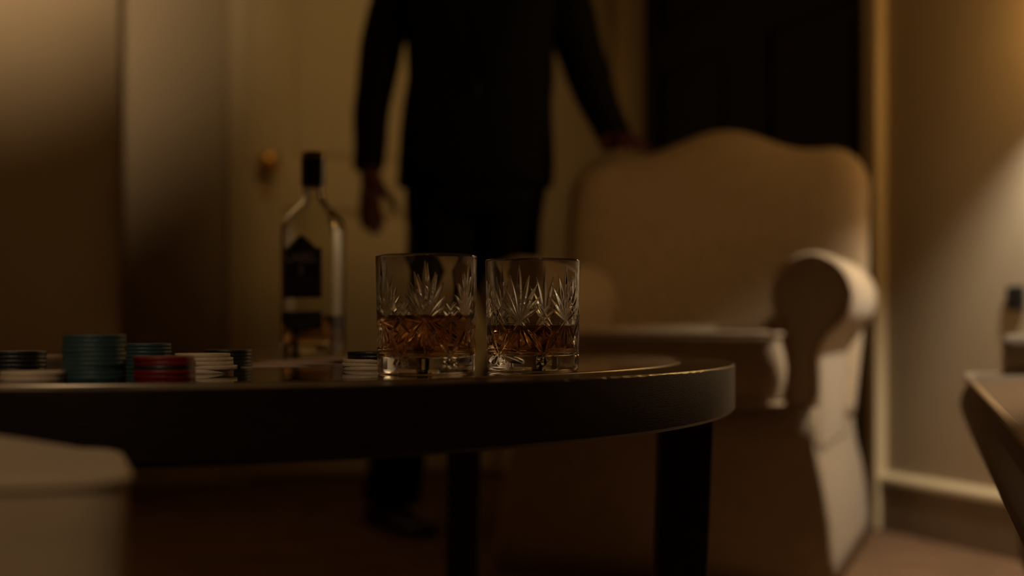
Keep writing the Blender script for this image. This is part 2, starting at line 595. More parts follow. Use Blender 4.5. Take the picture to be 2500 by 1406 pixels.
def oval(a, b, z, n=160, jit=0.0):
    return [(a * math.cos(2 * PI * j / n), b * math.sin(2 * PI * j / n), z + (random.uniform(-jit, jit) if jit else 0)) for j in range(n)]


NT = 720
RW = 0.058
TF = TZ - 0.0012            # the frame lies a hair lower than the inset
rings = [oval(TA - RW, TB - RW, TZ - TT, NT), oval(TA - 0.003, TB - 0.003, TZ - TT, NT), oval(TA, TB, TZ - TT + 0.003, NT)]
for k in range(1, 6):
    rings.append(oval(TA, TB, TZ - TT + 0.003 + (TT - 0.006) * k / 6, NT))
# worn top arris: small irregular chips
rr = []
for j in range(NT):
    c = 0.0010 + 0.0007 * abs(math.sin(j * 0.17) * math.sin(j * 0.91 + 1)) + (random.random() < 0.10) * random.uniform(0.0002, 0.0008)
    rr.append(c)
rings.append([(TA * math.cos(2 * PI * j / NT), TB * math.sin(2 * PI * j / NT), TF - rr[j]) for j in range(NT)])
rings.append([((TA - rr[j]) * math.cos(2 * PI * j / NT), (TB - rr[j]) * math.sin(2 * PI * j / NT), TF) for j in range(NT)])
rings.append(oval(TA - RW + 0.002, TB - RW + 0.002, TF, NT))
rings.append(oval(TA - RW, TB - RW, TF - 0.0015, NT))
rings.append(oval(TA - RW, TB - RW, TZ - TT, NT))
v, f = loft(rings, cap0=False, cap1=False)
top = mesh_obj('table_frame', v, f, M['table'], table, smooth=False)
# inset top: slab of smoked glass lying in the frame, polished bevelled edge
g = 0.0012
ia, ib = TA - RW - g, TB - RW - g
v, f = loft([oval(ia, ib, TZ - 0.010, NT), oval(ia, ib, TZ - 0.0012, NT), oval(ia - 0.0016, ib - 0.0016, TZ, NT)])
inset = mesh_obj('inset_top', v, f, M['inset'], table, smooth=False)
bead = [((TA - RW) * math.cos(2 * PI * j / NT), (TB - RW) * math.sin(2 * PI * j / NT), TZ - 0.0012) for j in range(NT)]
v, f = tube(bead, 0.0011, 8, closed=True)
mesh_obj('edge_highlight_bead', v, f, M['bead'], table)  # added bead that imitates the highlight on the inset's edge
v, f = loft([oval(ia, ib, TZ - TT + 0.004, NT), oval(ia, ib, TZ - 0.011, NT)])
mesh_obj('under_panel', v, f, M['table'], table, smooth=False)
for (lx, ly) in ((0.532, -0.083), (0.266, 0.677), (-0.532, 0.083), (-0.257, -0.677)):
    bm = bmesh.new()
    a = math.atan2(ly / TB, lx / TA)
    h0, h1 = 0.0255, 0.0275
    ln = math.hypot(lx, ly)
    ins = Vector((-lx / ln, -ly / ln)) * 0.014
    lx -= lx / ln * 0.004
    z1 = TZ - TT + 0.003
    pts = [(lx + ins.x + sx * h0, ly + ins.y + sy * h0, 0.0) for sx, sy in ((-1, -1), (1, -1), (1, 1), (-1, 1))] + \
          [(lx + sx * h1, ly + sy * h1, z1) for sx, sy in ((-1, -1), (1, -1), (1, 1), (-1, 1))]
    add_hexa(bm, pts, 0.003)
    bm_obj('leg', bm, M['leg'], table)

# ================================================================== cut glass tumblers
GH = 0.0927
NG, MG = 900, 330


def tumbler_mesh():
    R0, R1 = 0.0383, 0.0398
    zlo, zhi = 0.0030, 0.0905
    th = np.linspace(0, 2 * PI, NG, endpoint=False)
    zz = np.linspace(zlo, zhi, MG)
    T, Z = np.meshgrid(th, zz)
    Rm = 0.0392
    depth = np.zeros_like(T)

    def cut(t0, z0, t1, z1, wmax, dmax, peak=0.5, pw=1.0):
        """V groove from (t0,z0) to (t1,z1); t in degrees"""
        nonlocal depth
        a0, a1 = math.radians(t0) * Rm, math.radians(t1) * Rm
        L = math.hypot(a1 - a0, z1 - z0)
        ux, uz = (a1 - a0) / L, (z1 - z0) / L
        X = ((T - math.radians(t0) + PI) % (2 * PI) - PI) * Rm
        dz = Z - z0
        s = (X * ux + dz * uz) / L
        p = np.abs(-X * uz + dz * ux)
        ss = np.clip(s, 0, 1)
        q = np.where(ss < peak, ss / peak, (1 - ss) / (1 - peak))
        wv = wmax * np.power(np.sin(np.clip(q, 0, 1) * PI / 2), pw)
        d = dmax * (wv / wmax - p / wmax)
        depth = np.maximum(depth, np.where((s >= 0) & (s <= 1), d, 0))

    zf, zs = 0.0405, 0.0135
    for k in range(6):
        tf = 60 * k
        ts = tf + 30
        # long fan above
        for ang, ln, wd in ((0, 0.047, 0.0021), (12, 0.040, 0.0018), (-12, 0.040, 0.0018), (25, 0.034, 0.0017), (-25, 0.034, 0.0017),
                            (39, 0.027, 0.0016), (-39, 0.027, 0.0016), (54, 0.021, 0.0014), (-54, 0.021, 0.0014)):
            dx = math.degrees(math.sin(math.radians(ang)) * ln / Rm)
            cut(tf, zf, tf + dx, zf + math.cos(math.radians(ang)) * ln, wd, 0.00155, 0.55, 1.2)
        # rays below the fan's foot
        cut(tf, zf + 0.002, tf + 30, zs, 0.0020, 0.0016, 0.55, 0.7)
        cut(tf, zf + 0.002, tf - 30, zs, 0.0020, 0.0016, 0.55, 0.7)
        cut(tf, zf, tf, 0.0155, 0.0017, 0.0013, 0.6, 1.0)
        cut(tf, zf, tf + 11, 0.020, 0.0014, 0.0012, 0.55, 1.0)
        cut(tf, zf, tf - 11, 0.020, 0.0014, 0.0012, 0.55, 1.0)
        # star at the foot
        cut(ts, zs + 0.001, ts, 0.0045, 0.0030, 0.0014, 0.7, 1.0)
        cut(ts, zs + 0.001, ts + 10, 0.0055, 0.0022, 0.0013, 0.65, 1.0)
        cut(ts, zs + 0.001, ts - 10, 0.0055, 0.0022, 0.0013, 0.65, 1.0)
        cut(ts, zs, ts + 13, zs + 0.0005, 0.0016, 0.0012, 0.5, 1.0)
        cut(ts, zs, ts - 13, zs + 0.0005, 0.0016, 0.0012, 0.5, 1.0)
        cut(ts, zs, ts + 15, 0.0345, 0.0013, 0.0011, 0.55, 1.0)
        cut(ts, zs, ts - 15, 0.0345, 0.0013, 0.0011, 0.55, 1.0)
        # lattice of small diamonds between the fans
        cut(ts - 15, 0.030, ts + 13, 0.051, 0.0014, 0.0012, 0.5, 0.7)
        cut(ts + 15, 0.030, ts - 13, 0.051, 0.0014, 0.0012, 0.5, 0.7)
        cut(ts - 10, 0.0375, ts + 7, 0.0555, 0.0012, 0.0010, 0.5, 0.7)
        cut(ts + 10, 0.0375, ts - 7, 0.0555, 0.0012, 0.0010, 0.5, 0.7)
        cut(ts, 0.026, ts, 0.041, 0.0011, 0.0010, 0.5, 0.9)
    Rz = R0 + (R1 - R0) * (Z - zlo) / (zhi - zlo)
    Rr = Rz - depth
    outer = np.stack([Rr * np.cos(T), Rr * np.sin(T), Z], -1)      # MG x NG x 3

    def ring(r, z):
        return np.stack([r * np.cos(th), r * np.sin(th), np.full(NG, z)], -1)
    rings = [ring(0.0004, 0.0018), ring(0.020, 0.0016), ring(0.0315, 0.0003), ring(0.0325, 0.0), ring(0.0362, 0.0), ring(0.0374, 0.0005), ring(0.0381, 0.0016)]
    rings += [outer[i] for i in range(MG)]
    rings += [ring(0.03985, 0.0915), ring(0.0396, 0.0922), ring(0.0391, 0.0926), ring(0.0386, 0.0924), ring(0.0382, 0.0918)]
    inn = [(0.0380, 0.0905), (0.0376, 0.080), (0.0369, 0.066), (0.0360, 0.052), (0.0352, 0.040), (0.0346, 0.028), (0.0340, 0.0205), (0.0330, 0.0165), (0.0305, 0.0142), (0.026, 0.0130), (0.014, 0.0122), (0.0004, 0.0120)]
    rings += [ring(r, z) for r, z in inn]
    V = np.concatenate(rings, 0)
    nr = len(rings)
    i = np.arange(nr - 1)[:, None]
    j = np.arange(NG)[None, :]
    k = (j + 1) % NG
    q = np.stack([i * NG + j, i * NG + k, (i + 1) * NG + k, (i + 1) * NG + j], -1).reshape(-1, 4)
    me = bpy.data.meshes.new('glass_body')
    nf = len(q)
    me.vertices.add(len(V))
    me.vertices.foreach_set('co', V.astype(np.float32).ravel())
    me.loops.add(nf * 4)
    me.loops.foreach_set('vertex_index', q.astype(np.int32).ravel())
    me.polygons.add(nf)
    me.polygons.foreach_set('loop_start', (np.arange(nf) * 4).astype(np.int32))
    me.polygons.foreach_set('loop_total', np.full(nf, 4, np.int32))
    me.polygons.foreach_set('use_smooth', np.ones(nf, bool))
    me.update(calc_edges=True)
    me.validate()
    me.materials.append(M['crystal'])
    return me, inn


TUMB, INN = tumbler_mesh()


def tumbler(loc, rot, level, label):
    root = thing('whisky_tumbler', label, 'glass', loc, math.radians(rot), 'cut crystal tumblers on the table')
    o = bpy.data.objects.new('glass_body', TUMB)
    COL.objects.link(o)
    o.parent = root
    # the drink: a touch larger than the inner wall so that both share one boundary
    prof = []
    e = 0.00012
    pts = sorted(INN, key=lambda p: (p[1], p[0]))
    for r, z in pts:
        if z < level:
            prof.append((r + e if r > 0.001 else r, z - e))
    rs = np.interp(level, [p[1] for p in pts], [p[0] for p in pts])
    prof += [(rs + e, level + 0.0004), (rs - 0.0012, level), (rs * 0.5, level), (0.0004, level)]
    v, f = lathe(prof, 160)
    mesh_obj('whisky', v, f, M['whisky'], root)
    return root


G1 = px(1041, 0, 1.118)
G2 = px(1301, 0, 1.19)
# angle of the fan foot: local 0 deg = +x ; facing the camera = -90 deg
tumbler((G1.x, G1.y, TZ), -90 + 2, 0.0455, 'cut crystal tumbler of whisky, the fuller one, beside the white chips')
tumbler((G2.x, G2.y, TZ), -90 - 17, 0.0377, 'sharp cut crystal tumbler of whisky nearest the armchair, filled lower')

# ================================================================== whisky bottle
BZ = TZ
BY = 1.85
bl = px(765, 0, BY)
bottle = thing('whisky_bottle', 'part-full whisky bottle with black label and black cap on the table', 'bottle', (bl.x, bl.y, BZ), math.radians(-22))
HWb, HDb = 0.0385, 0.0305


def sup(hw, hd, z, e, n=96):
    out = []
    for j in range(n):
        a = 2 * PI * j / n
        c, s = math.cos(a), math.sin(a)
        out.append((hw * math.copysign(abs(c) ** (2 / e), c), hd * math.copysign(abs(s) ** (2 / e), s), z))
    return out


def bottle_rings(ins):
    R = []
    for hw, hd, z, e in ((0.004, 0.004, 0.004, 2), (0.028, 0.022, 0.003, 3), (0.034, 0.027, 0.0, 4), (0.0375, 0.0297, 0.002, 4.5), (HWb, HDb, 0.006, 4),
                         (HWb, HDb, 0.05, 4), (HWb, HDb, 0.11, 4), (HWb, HDb, 0.160, 4), (0.0376, 0.0300, 0.168, 4.6), (0.0345, 0.0280, 0.176, 4),
                         (0.028, 0.0240, 0.185, 3), (0.0205, 0.0190, 0.193, 2.5), (0.0155, 0.0152, 0.200, 2), (0.0138, 0.0138, 0.207, 2), (0.0132, 0.0132, 0.218, 2), (0.0132, 0.0132, 0.250, 2)):
        R.append((hw, hd, z, e))
    return R


outr = [sup(*r) for r in bottle_rings(0)]
inr = []
for hw, hd, z, e in bottle_rings(0)[::-1]:
    if z < 0.003 and hw > 0.01:
        continue
    zz = max(z, 0.0) + (0.0 if z > 0.05 else max(0.0, 0.012 - z))
    inr.append(sup(max(hw - 0.0032, 0.0008), max(hd - 0.0032, 0.0008), max(zz, 0.012), e))
inr = [r for r in inr if True]
v, f = loft(outr + inr)
mesh_obj('glass_body', v, f, M['bottle_glass'], bottle)
liq = [sup(0.0008, 0.0008, 0.0119, 2), sup(HWb - 0.010, HDb - 0.010, 0.0119, 4)]
liq += [sup(HWb - 0.0031, HDb - 0.0031, z, 4) for z in (0.0135, 0.03, 0.051)] + [sup(0.0008, 0.0008, 0.051, 2)]
v, f = loft(liq)
mesh_obj('whisky', v, f, M['whisky'], bottle)
v, f = lathe([(0.0003, 0.2505), (0.0133, 0.2505), (0.0135, 0.2195), (0.0156, 0.2195), (0.0156, 0.258), (0.0150, 0.2605), (0.0135, 0.2615), (0.0003, 0.2615)], 40)
cap = mesh_obj('cap', v, f, M['cap'], bottle, smooth=False)
v, f = lathe([(0.01565, 0.2555), (0.0159, 0.2555), (0.0159, 0.2575), (0.01565, 0.2575)], 40)
mesh_obj('gold_band', v, f, M['gold'], cap)
v, f = lathe([(0.0003, 0.2616), (0.0140, 0.2616), (0.0146, 0.2622), (0.0138, 0.2634), (0.0003, 0.2636)], 40)
mesh_obj('gold_top', v, f, M['gold'], cap)
v, f = lathe([(0.0133, 0.2165), (0.0142, 0.2165), (0.0142, 0.2190), (0.0133, 0.2190)], 40)
mesh_obj('collar', v, f, M['gold'], bottle)


def yfront(x, e=4):
    return -HDb * (1 - min(0.999, abs(x / HWb)) ** e) ** (1 / e)


def label_mesh(name, outline_top, z0, hw, off, m, parent):
    nx = 24
    vs, fs = [], []
    for i in range(nx + 1):
        x = -hw + 2 * hw * i / nx
        zt = outline_top(x / hw)
        for j in range(5):
            z = z0 + (zt - z0) * j / 4
            vs.append((x, yfront(x) - off, z))
    for i in range(nx):
        for j in range(4):
            a = i * 5 + j
            fs.append((a, a + 5, a + 6, a + 1))
    o = mesh_obj(name, vs, fs, m, parent)
    md = o.modifiers.new('t', 'SOLIDIFY')
    md.thickness = 0.00015
    return o


def lettering(txt, x, z, size, m, parent, off=0.0006):
    cu = bpy.data.curves.new('lettering', 'FONT')
    cu.body = txt
    cu.size = size
    cu.align_x = 'CENTER'
    cu.align_y = 'CENTER'
    cu.extrude = 0.0
    tmp = bpy.data.objects.new('tmp_text', cu)
    COL.objects.link(tmp)
    dg = bpy.context.evaluated_depsgraph_get()
    me = bpy.data.meshes.new_from_object(tmp.evaluated_get(dg))
    bpy.data.objects.remove(tmp)
    bpy.data.curves.remove(cu)
    for vv in me.vertices:
        X, Z = vv.co.x + x, vv.co.y + z
        vv.co = (X, yfront(X) - off, Z)
    me.materials.clear()
    me.materials.append(m)
    o = bpy.data.objects.new('lettering', me)
    COL.objects.link(o)
    o.parent = parent
    return o


hwL = 0.0285
lab = label_mesh('label', lambda u: 0.1375 + 0.017 * max(0.0, 1 - abs(u) / 0.72) ** 0.8, 0.0735, hwL, 0.0004, M['label'], bottle)
lab['label'] = 'black paper label with a peaked top'
label_mesh('label_band', lambda u: 0.0895, 0.0745, hwL - 0.001, 0.0007, M['label_red'], lab)
lettering('LABEL', 0, 0.1245, 0.0172, M['ink'], lab)
lettering('5', 0, 0.1085, 0.0165, M['ink'], lab)
lettering('SCOTCH WHISKY', 0, 0.0965, 0.0058, M['ink_dim'], lab)
lab2 = label_mesh('lower_label', lambda u: 0.0560, 0.0330, hwL, 0.0004, M['label'], bottle)
for zz_, wd in ((0.0515, 0.022), (0.0465, 0.025), (0.0405, 0.018), (0.0370, 0.021)):
    vs, fs = [], []
    for i in range(9):
        x = -wd + 2 * wd * i / 8
        vs += [(x, yfront(x) - 0.0006, zz_ - 0.0008), (x, yfront(x) - 0.0006, zz_ + 0.0008)]
    for i in range(8):
        fs.append((2 * i, 2 * i + 2, 2 * i + 3, 2 * i + 1))
    mesh_obj('print_line', vs, fs, M['ink_dim'], lab2)

# ================================================================== poker chips
CT = 0.0031
CR = 0.0215


def chip_mesh(m, r=CR):
    b = 0.00014
    prof = [(0.0003, 0.0002), (r * 0.62, 0.0002), (r * 0.66, 0.0), (r - b, 0.0), (r, b), (r, CT - b), (r - b, CT), (r * 0.66, CT), (r * 0.62, CT - 0.0002), (0.0003, CT - 0.0002)]
    v, f = lathe(prof, 56)
    me = bpy.data.meshes.new('poker_chip')
    me.from_pydata(v, [], f)
    me.polygons.foreach_set('use_smooth', [False] * len(me.polygons))
    # smooth only round the wall
    for p in me.polygons:
        p.use_smooth = abs(p.normal.z) < 0.2
    me.materials.append(m)
    return me


CHIPS = {c: chip_mesh(M['chip_' + c]) for c in ('teal', 'red', 'white', 'black')}


def stack(cxp, Y, colors, where, jit=0.0006, offs=None):
    """colors listed from the bottom up"""
    p = px(cxp, 0, Y)
    n = len(colors)
    for i, c in enumerate(colors):
        o = bpy.data.objects.new('poker_chip', CHIPS[c])
        COL.objects.link(o)
        dx = random.uniform(-jit, jit)
        dy = random.uniform(-jit, jit)
        if offs:
            dx += offs[i]
        o.location = (p.x + dx, p.y + dy, TZ + 0.00005 + i * (CT + 0.00004))
        o.rotation_euler = (0, 0, random.uniform(0, 6))
        k = n - 1 - i
        pos = 'topmost' if k == 0 else ('bottom' if i == 0 else ORD[k] + ' from the top')
        tag(o, f'{c} poker chip, {pos}, in {where}', 'poker chip', 'poker chips on the coffee table')


stack(230, 0.995, ['teal'] * 10, 'the tall blurred teal stack', 0.0004)
stack(401, 1.016, ['red', 'red', 'black', 'red', 'red'], 'the blurred red stack', 0.0006)
stack(81, 0.975, ['white'] * 2, 'the low white pile at the left edge', 0.0004)
stack(40, 1.062, ['black'] * 6, 'the black stack at the left edge', 0.0005)
stack(357, 1.25, ['teal'] * 7, 'the sharper teal stack behind the red one', 0.0004)
stack(503, 1.125, ['white'] * 5, 'the white stack beside the red one', 0.0002, [-0.0000, 0.0028, 0.0, -0.0004, -0.0024])
stack(557, 1.298, ['black'] * 5, 'the black stack behind the white one', 0.0004)
stack(897, 1.207, ['white', 'white', 'white', 'black', 'black'], 'the two-tone stack behind the left tumbler', 0.0003, [0.001, 0, 0.001, 0.0046, 0.0044])

# ================================================================== playing cards
def card_mesh():
    t = 0.0003
    o2 = round_poly([(-0.0315, -0.044), (0.0315, -0.044), (0.0315, 0.044), (-0.0315, 0.044)], 0.004, 4)
    n = len(o2)
    vs = [(x, y, 0) for x, y in o2] + [(x, y, t) for x, y in o2]
    fs = [tuple(range(n - 1, -1, -1)), tuple(range(n, 2 * n))] + [(j, (j + 1) % n, n + (j + 1) % n, n + j) for j in range(n)]
    me = bpy.data.meshes.new('playing_card')
    me.from_pydata(vs, [], fs)
    me.materials.append(M['card'])
    me.materials.append(M['card_edge'])
    me.polygons.foreach_set('material_index', [0, 0] + [1] * n)
    return me


CARD = card_mesh()


def card(x, y, z, rot, label, group, tilt=(0, 0)):
    o = bpy.data.objects.new('playing_card', CARD)
    COL.objects.link(o)
    o.location = (x, y, z)
    o.rotation_euler = (tilt[0], tilt[1], math.radians(rot))
    tag(o, label, 'playing card', group)
    return o


dp = px(128, 0, 1.44)
for i in range(20):
    wob = 0.0015 if i % 5 else 0.004
    card(dp.x - 0.0335 + random.uniform(-wob, wob), dp.y + random.uniform(-wob, wob), TZ + 0.0001 + i * 0.00038, 82 + random.uniform(-3, 3),
         ('bottom card of the small deck, lying on the table' if i == 0 else 'topmost card of the small deck between the black and teal chips' if i == 19 else
          'one of the many cards inside the small deck, between black and teal chips'), 'deck of cards at the left')
cs = [(-0.232, 1.325, 28), (-0.214, 1.385, 38), (-0.222, 1.455, 20), (-0.196, 1.520, 44), (-0.185, 1.590, 30), (-0.165, 1.650, 50)]
cl = ['nearest card of the face-down spread in front of the bottle', 'second card of the spread, counted from the black chips', 'third card of the spread, counted from the black chips',
      'fourth card of the spread, counted from the black chips', 'fifth card of the spread, near the two-tone chips', 'farthest card of the spread, beside the bottle foot']
for i, (x, y, r) in enumerate(cs):
    card(x, y, TZ + 0.0002 + i * 0.00042, r, cl[i], 'cards spread on the table')

# ================================================================== armchair
def extrude_profile(prof, y0, y1, bev, n_end=4):
    """profile (x,z) closed, extruded along y with rounded ends"""
    cxp = sum(p[0] for p in prof) / len(prof)
    czp = sum(p[1] for p in prof) / len(prof)

    def ins(d, y):
        out = []
        L = len(prof)
        for i in range(L):
            a, b, c = Vector(prof[i - 1]), Vector(prof[i]), Vector(prof[(i + 1) % L])
            t = (c - a).normalized()
            nrm = Vector((t.y, -t.x))      # outward for counter-clockwise
            q = b - nrm * d
            out.append((q.x, y, q.y))
        return out
    rings = []
    for k in range(n_end + 1):
        a = PI / 2 * k / n_end
        rings.append(ins(bev * (1 - math.sin(a)), y0 + bev * (1 - math.cos(a))))
    for k in range(1, 4):
        rings.append(ins(0, y0 + bev + (y1 - y0 - 2 * bev) * k / 4))
    for k in range(n_end + 1):
        a = PI / 2 * k / n_end
        rings.append(ins(bev * (1 - math.cos(a)), y1 - bev * (1 - math.sin(a))))
    vs, fs = loft(rings)
    return vs, [tuple(reversed(q)) for q in fs]


def arm_profile(xi, xc, zc, r, xo, zb, side):
    """scroll arm section, counter-clockwise, for the right arm (side=1) or mirrored"""
    P = [(xi, zb), (xo, zb), (xo, zc - r * 2.0), (xo + 0.004, zc - r * 1.5)]
    P = []
    P.append((xi, zb + 0.012))
    P.append((xi, zb + 0.001))
    P.append((xi + 0.001, zb))
    P.append((xo - 0.001, zb))
    P.append((xo, zb + 0.001))
    P.append((xo, zb + 0.012))
    P.append((xo, zb + 0.5 * (zc - r * 1.2 - zb)))
    a0 = math.radians(-62)
    ex, ez = xc + r * math.cos(a0), zc + r * math.sin(a0)
    P.append((xo, zc - r * 1.45))
    P.append((xo + (ex - xo) * 0.35, zc - r * 1.15))
    for k in range(22):
        a = a0 + (math.radians(190) - a0) * k / 21
        P.append((xc + r * math.cos(a), zc + r * math.sin(a)))
    P.append((xi, zc - r * 0.6))
    if side < 0:
        P = [(-x, z) for x, z in P][::-1]
    return P


def make_armchair(loc, rotz, label, fabric, dims=None):
    root = thing('armchair', label, 'armchair', loc, rotz)
    # skirted base, flaring towards the floor
    rings = []
    for z, hw, yf, yb in ((0.004, 0.342, -0.018, 0.725), (0.06, 0.340, -0.017, 0.722), (0.13, 0.334, -0.014, 0.715), (0.19, 0.324, -0.010, 0.703), (0.235, 0.314, -0.007, 0.690), (0.275, 0.310, -0.005, 0.684), (0.345, 0.310, -0.004, 0.682)):
        pl_ = round_poly([(-hw, yf), (hw, yf), (hw, yb), (-hw, yb)], 0.020, 6)
        rings.append([(x, y, z) for x, y in pl_])
    v, f = loft(rings)
    mesh_obj('skirted_base', v, f, fabric, root)
    # pleat tape along the front corners
    for s in (-1, 1):
        v, f = tube([(s * (float(np.interp(z, [0.004, 0.06, 0.13, 0.19, 0.235, 0.275], [0.342, 0.340, 0.334, 0.324, 0.314, 0.310])) - 0.010), float(np.interp(z, [0.004, 0.06, 0.13, 0.19, 0.235, 0.275], [-0.018, -0.017, -0.014, -0.010, -0.007, -0.005])) + 0.006, z) for z in (0.012, 0.06, 0.13, 0.19, 0.235, 0.275)], 0.005, 8)
        mesh_obj('skirt_pleat', v, f, fabric, root)
    # arms
    for s in (-1, 1):
        P = arm_profile(0.226, 0.296, 0.562, 0.081, 0.3135, 0.262, s)
        v, f = extrude_profile(P, 0.0, 0.50, 0.018)
        arm = mesh_obj('arm', v, f, fabric, root)
        cxp, czp = s * 0.296, 0.562
        path = []
        for x, z in P[6:-1] if s > 0 else P[1:-6]:
            path.append((x + (0.008 if (x < s * 0.296) else -0.008), -0.002, z - (0.008 if z > 0.562 else 0)))
        v, f = tube(path, 0.0042, 8)
        mesh_obj('piping', v, f, M['piping'], arm)
    # camel back, gently curved round the sitter
    NA, NB = 48, 30
    hw, zb, th = 0.355, 0.30, 0.125
    front, back = [], []
    for j in range(NB + 1):
        for i in range(NA + 1):
            a = math.sin((-1 + 2 * i / NA) * PI / 2)
            b = math.sin((j / NB) * PI / 2)
            aa = abs(a)
            zt = 0.915 + 0.060 * 0.5 * (1 + math.cos(PI * min(1, aa / 0.62)))
            if aa > 0.72:
                zt -= 0.11 * (1 - math.sqrt(max(0, 1 - ((aa - 0.72) / 0.28) ** 2)))
            z = zb + (zt - zb) * b
            yc = 0.560 + 0.13 * (z - zb) / 0.66 - 0.09 * a * a
            e = (1 - aa ** 9) ** 0.5 * (1 - b ** 12) ** 0.5
            x = hw * a * (0.93 + 0.07 * min(1, (z - zb) / 0.3))
            front.append((x, yc - th / 2 * e, z))
            back.append((x, yc + th / 2 * e, z))
    W = NA + 1
    fs = []
    nfr = len(front)
    for j in range(NB):
        for i in range(NA):
            q = j * W + i
            fs.append((q, q + 1, q + W + 1, q + W))
            fs.append((nfr + q, nfr + q + W, nfr + q + W + 1, nfr + q + 1))
    for i in range(NA):
        fs.append((i, nfr + i, nfr + i + 1, i + 1))
    bm = bmesh.new()
    bv = [bm.verts.new(p) for p in front + back]
    for q in fs:
        try: bm.faces.new([bv[i] for i in q])
        except ValueError: pass
    bmesh.ops.remove_doubles(bm, verts=bm.verts, dist=1e-5)
    backo = bm_obj('backrest', bm, fabric, root, smooth=True)
    # T-shaped seat cushion that stands proud of the arms
    o2 = round_poly([(-0.246, -0.092), (0.246, -0.092), (0.246, -0.006), (0.223, -0.004), (0.223, 0.50), (-0.223, 0.50), (-0.223, -0.004), (-0.246, -0.006)],
                    [0.03, 0.03, 0.012, 0.004, 0.03, 0.03, 0.004, 0.012], 5)
    o2 = resample(o2, 0.012)
    v, f = cushion(o2, 0.348, 0.489, 0.022, 0.012, 0.010)
    cu = mesh_obj('seat_cushion', v, f, fabric, root)
    for zz_ in (0.354, 0.484):
        v, f = tube([(x * 1.0, y, zz_) for x, y in o2], 0.0045, 8, closed=True)
        mesh_obj('piping', v, f, M['piping'], cu)
    return root


PHI = math.radians(-19)
make_armchair((0.290, 2.80, 0), PHI, 'beige camelback armchair with rolled arms behind the table', M['fabric'])

# ================================================================== settee at the right edge
A = Vector((0.73, 2.29, 0))
dS = Vector((0.275, 0.961, 0)).normalized()
LS = 1.6
# local frame: x along the front from the near end to the far end, y into the depth (away from the table)
settee = thing('settee', 'taupe corduroy settee with piped seat cushion at the right edge', 'settee', tuple(A - dS * LS), math.atan2(dS.y, dS.x))
# local +y must be the depth: rotate frame so that y points to -(left normal); left normal of dS is (-dy,dx)
DEP = -1.0      # depth runs along local -y


def sy(a, b):
    return tuple(sorted((DEP * a, DEP * b)))


o2 = resample(round_poly([(0.0, 0.0), (LS, 0.0), (LS, -0.56), (0.0, -0.56)], [0.05, 0.055, 0.03, 0.03], 8), 0.014)
v, f = cushion(o2, 0.331, 0.423, 0.016, 0.010, 0.010)
cu = mesh_obj('seat_cushion', v, f, M['fabric2'], settee)
for zz_ in (0.420,):
    v, f = tube([(x, y, zz_) for x, y in o2], 0.0052, 8, closed=True)
    mesh_obj('piping', v, f, M['piping'], cu)
y0, y1 = sy(0.075, 0.66)
box('seat_frame', 0.02, LS - 0.06, y0, y1, 0.13, 0.329, M['fabric2'], settee, 0.02, 3, True)
y0, y1 = sy(0.57, 0.70)
bm = bmesh.new()
add_hexa(bm, [(0.02, y0, 0.30), (LS - 0.02, y0, 0.30), (LS - 0.02, y1, 0.30), (0.02, y1, 0.30), (0.02, y0 - 0.02, 0.80), (LS - 0.02, y0 - 0.02, 0.80), (LS - 0.02, y1 - 0.02, 0.80), (0.02, y1 - 0.02, 0.80)], 0.045, 4)
bm_obj('backrest', bm, M['fabric2'], settee, True)
for xx, s in ((LS - 0.040, 1), (0.040, -1)):
    # rolled arm: section in x-z, running back along the depth
    P = arm_profile(-0.044, 0.0, 0.436, 0.052, 0.032, 0.335, s)
    v, f = extrude_profile(P, 0.0, 0.56, 0.012)
    v = [(x + xx, DEP * (y + 0.055), z) for x, y, z in v]
    f = [tuple(reversed(q)) for q in f]
    arm = mesh_obj('arm', v, f, M['fabric'], settee)
for xx in (0.09, LS - 0.12):
    for yy in (0.12, 0.60):
        bm = bmesh.new()
        y = DEP * yy
        add_hexa(bm, [(xx - 0.016, y - 0.016, 0.0), (xx + 0.016, y - 0.016, 0.0), (xx + 0.016, y + 0.016, 0.0), (xx - 0.016, y + 0.016, 0.0),
                      (xx - 0.024, y - 0.024, 0.135), (xx + 0.024, y - 0.024, 0.135), (xx + 0.024, y + 0.024, 0.135), (xx - 0.024, y + 0.024, 0.135)], 0.003)
        bm_obj('leg', bm, M['leg'], settee)

# ================================================================== near left footstool
RA = math.radians(17.5)
stool = thing('footstool', 'large blurred beige upholstered footstool in the lower left corner', 'footstool', (-0.166, 0.62, 0), RA)
# local frame: right front corner at the origin, x runs to the left as negative, y away from the camera
SD = 0.175
o2 = resample(round_poly([(-0.56, 0.0), (0.0, 0.0), (0.0, SD), (-0.56, SD)], [0.03, 0.03, 0.05, 0.03], 8), 0.007)
rings = []
for z, ins in ((0.08, 0.010), (0.084, 0.004), (0.10, 0.0), (0.25, 0.0), (0.41, 0.0), (0.426, 0.0), (0.431, 0.001), (0.433, 0.004)):
    rings.append([(-0.28 + (x + 0.28) * (1 - ins / 0.28), SD / 2 + (y - SD / 2) * (1 - ins / (SD / 2)), z) for x, y in o2])
v, f = loft(rings)
mesh_obj('body', v, f, M['fabric'], stool)
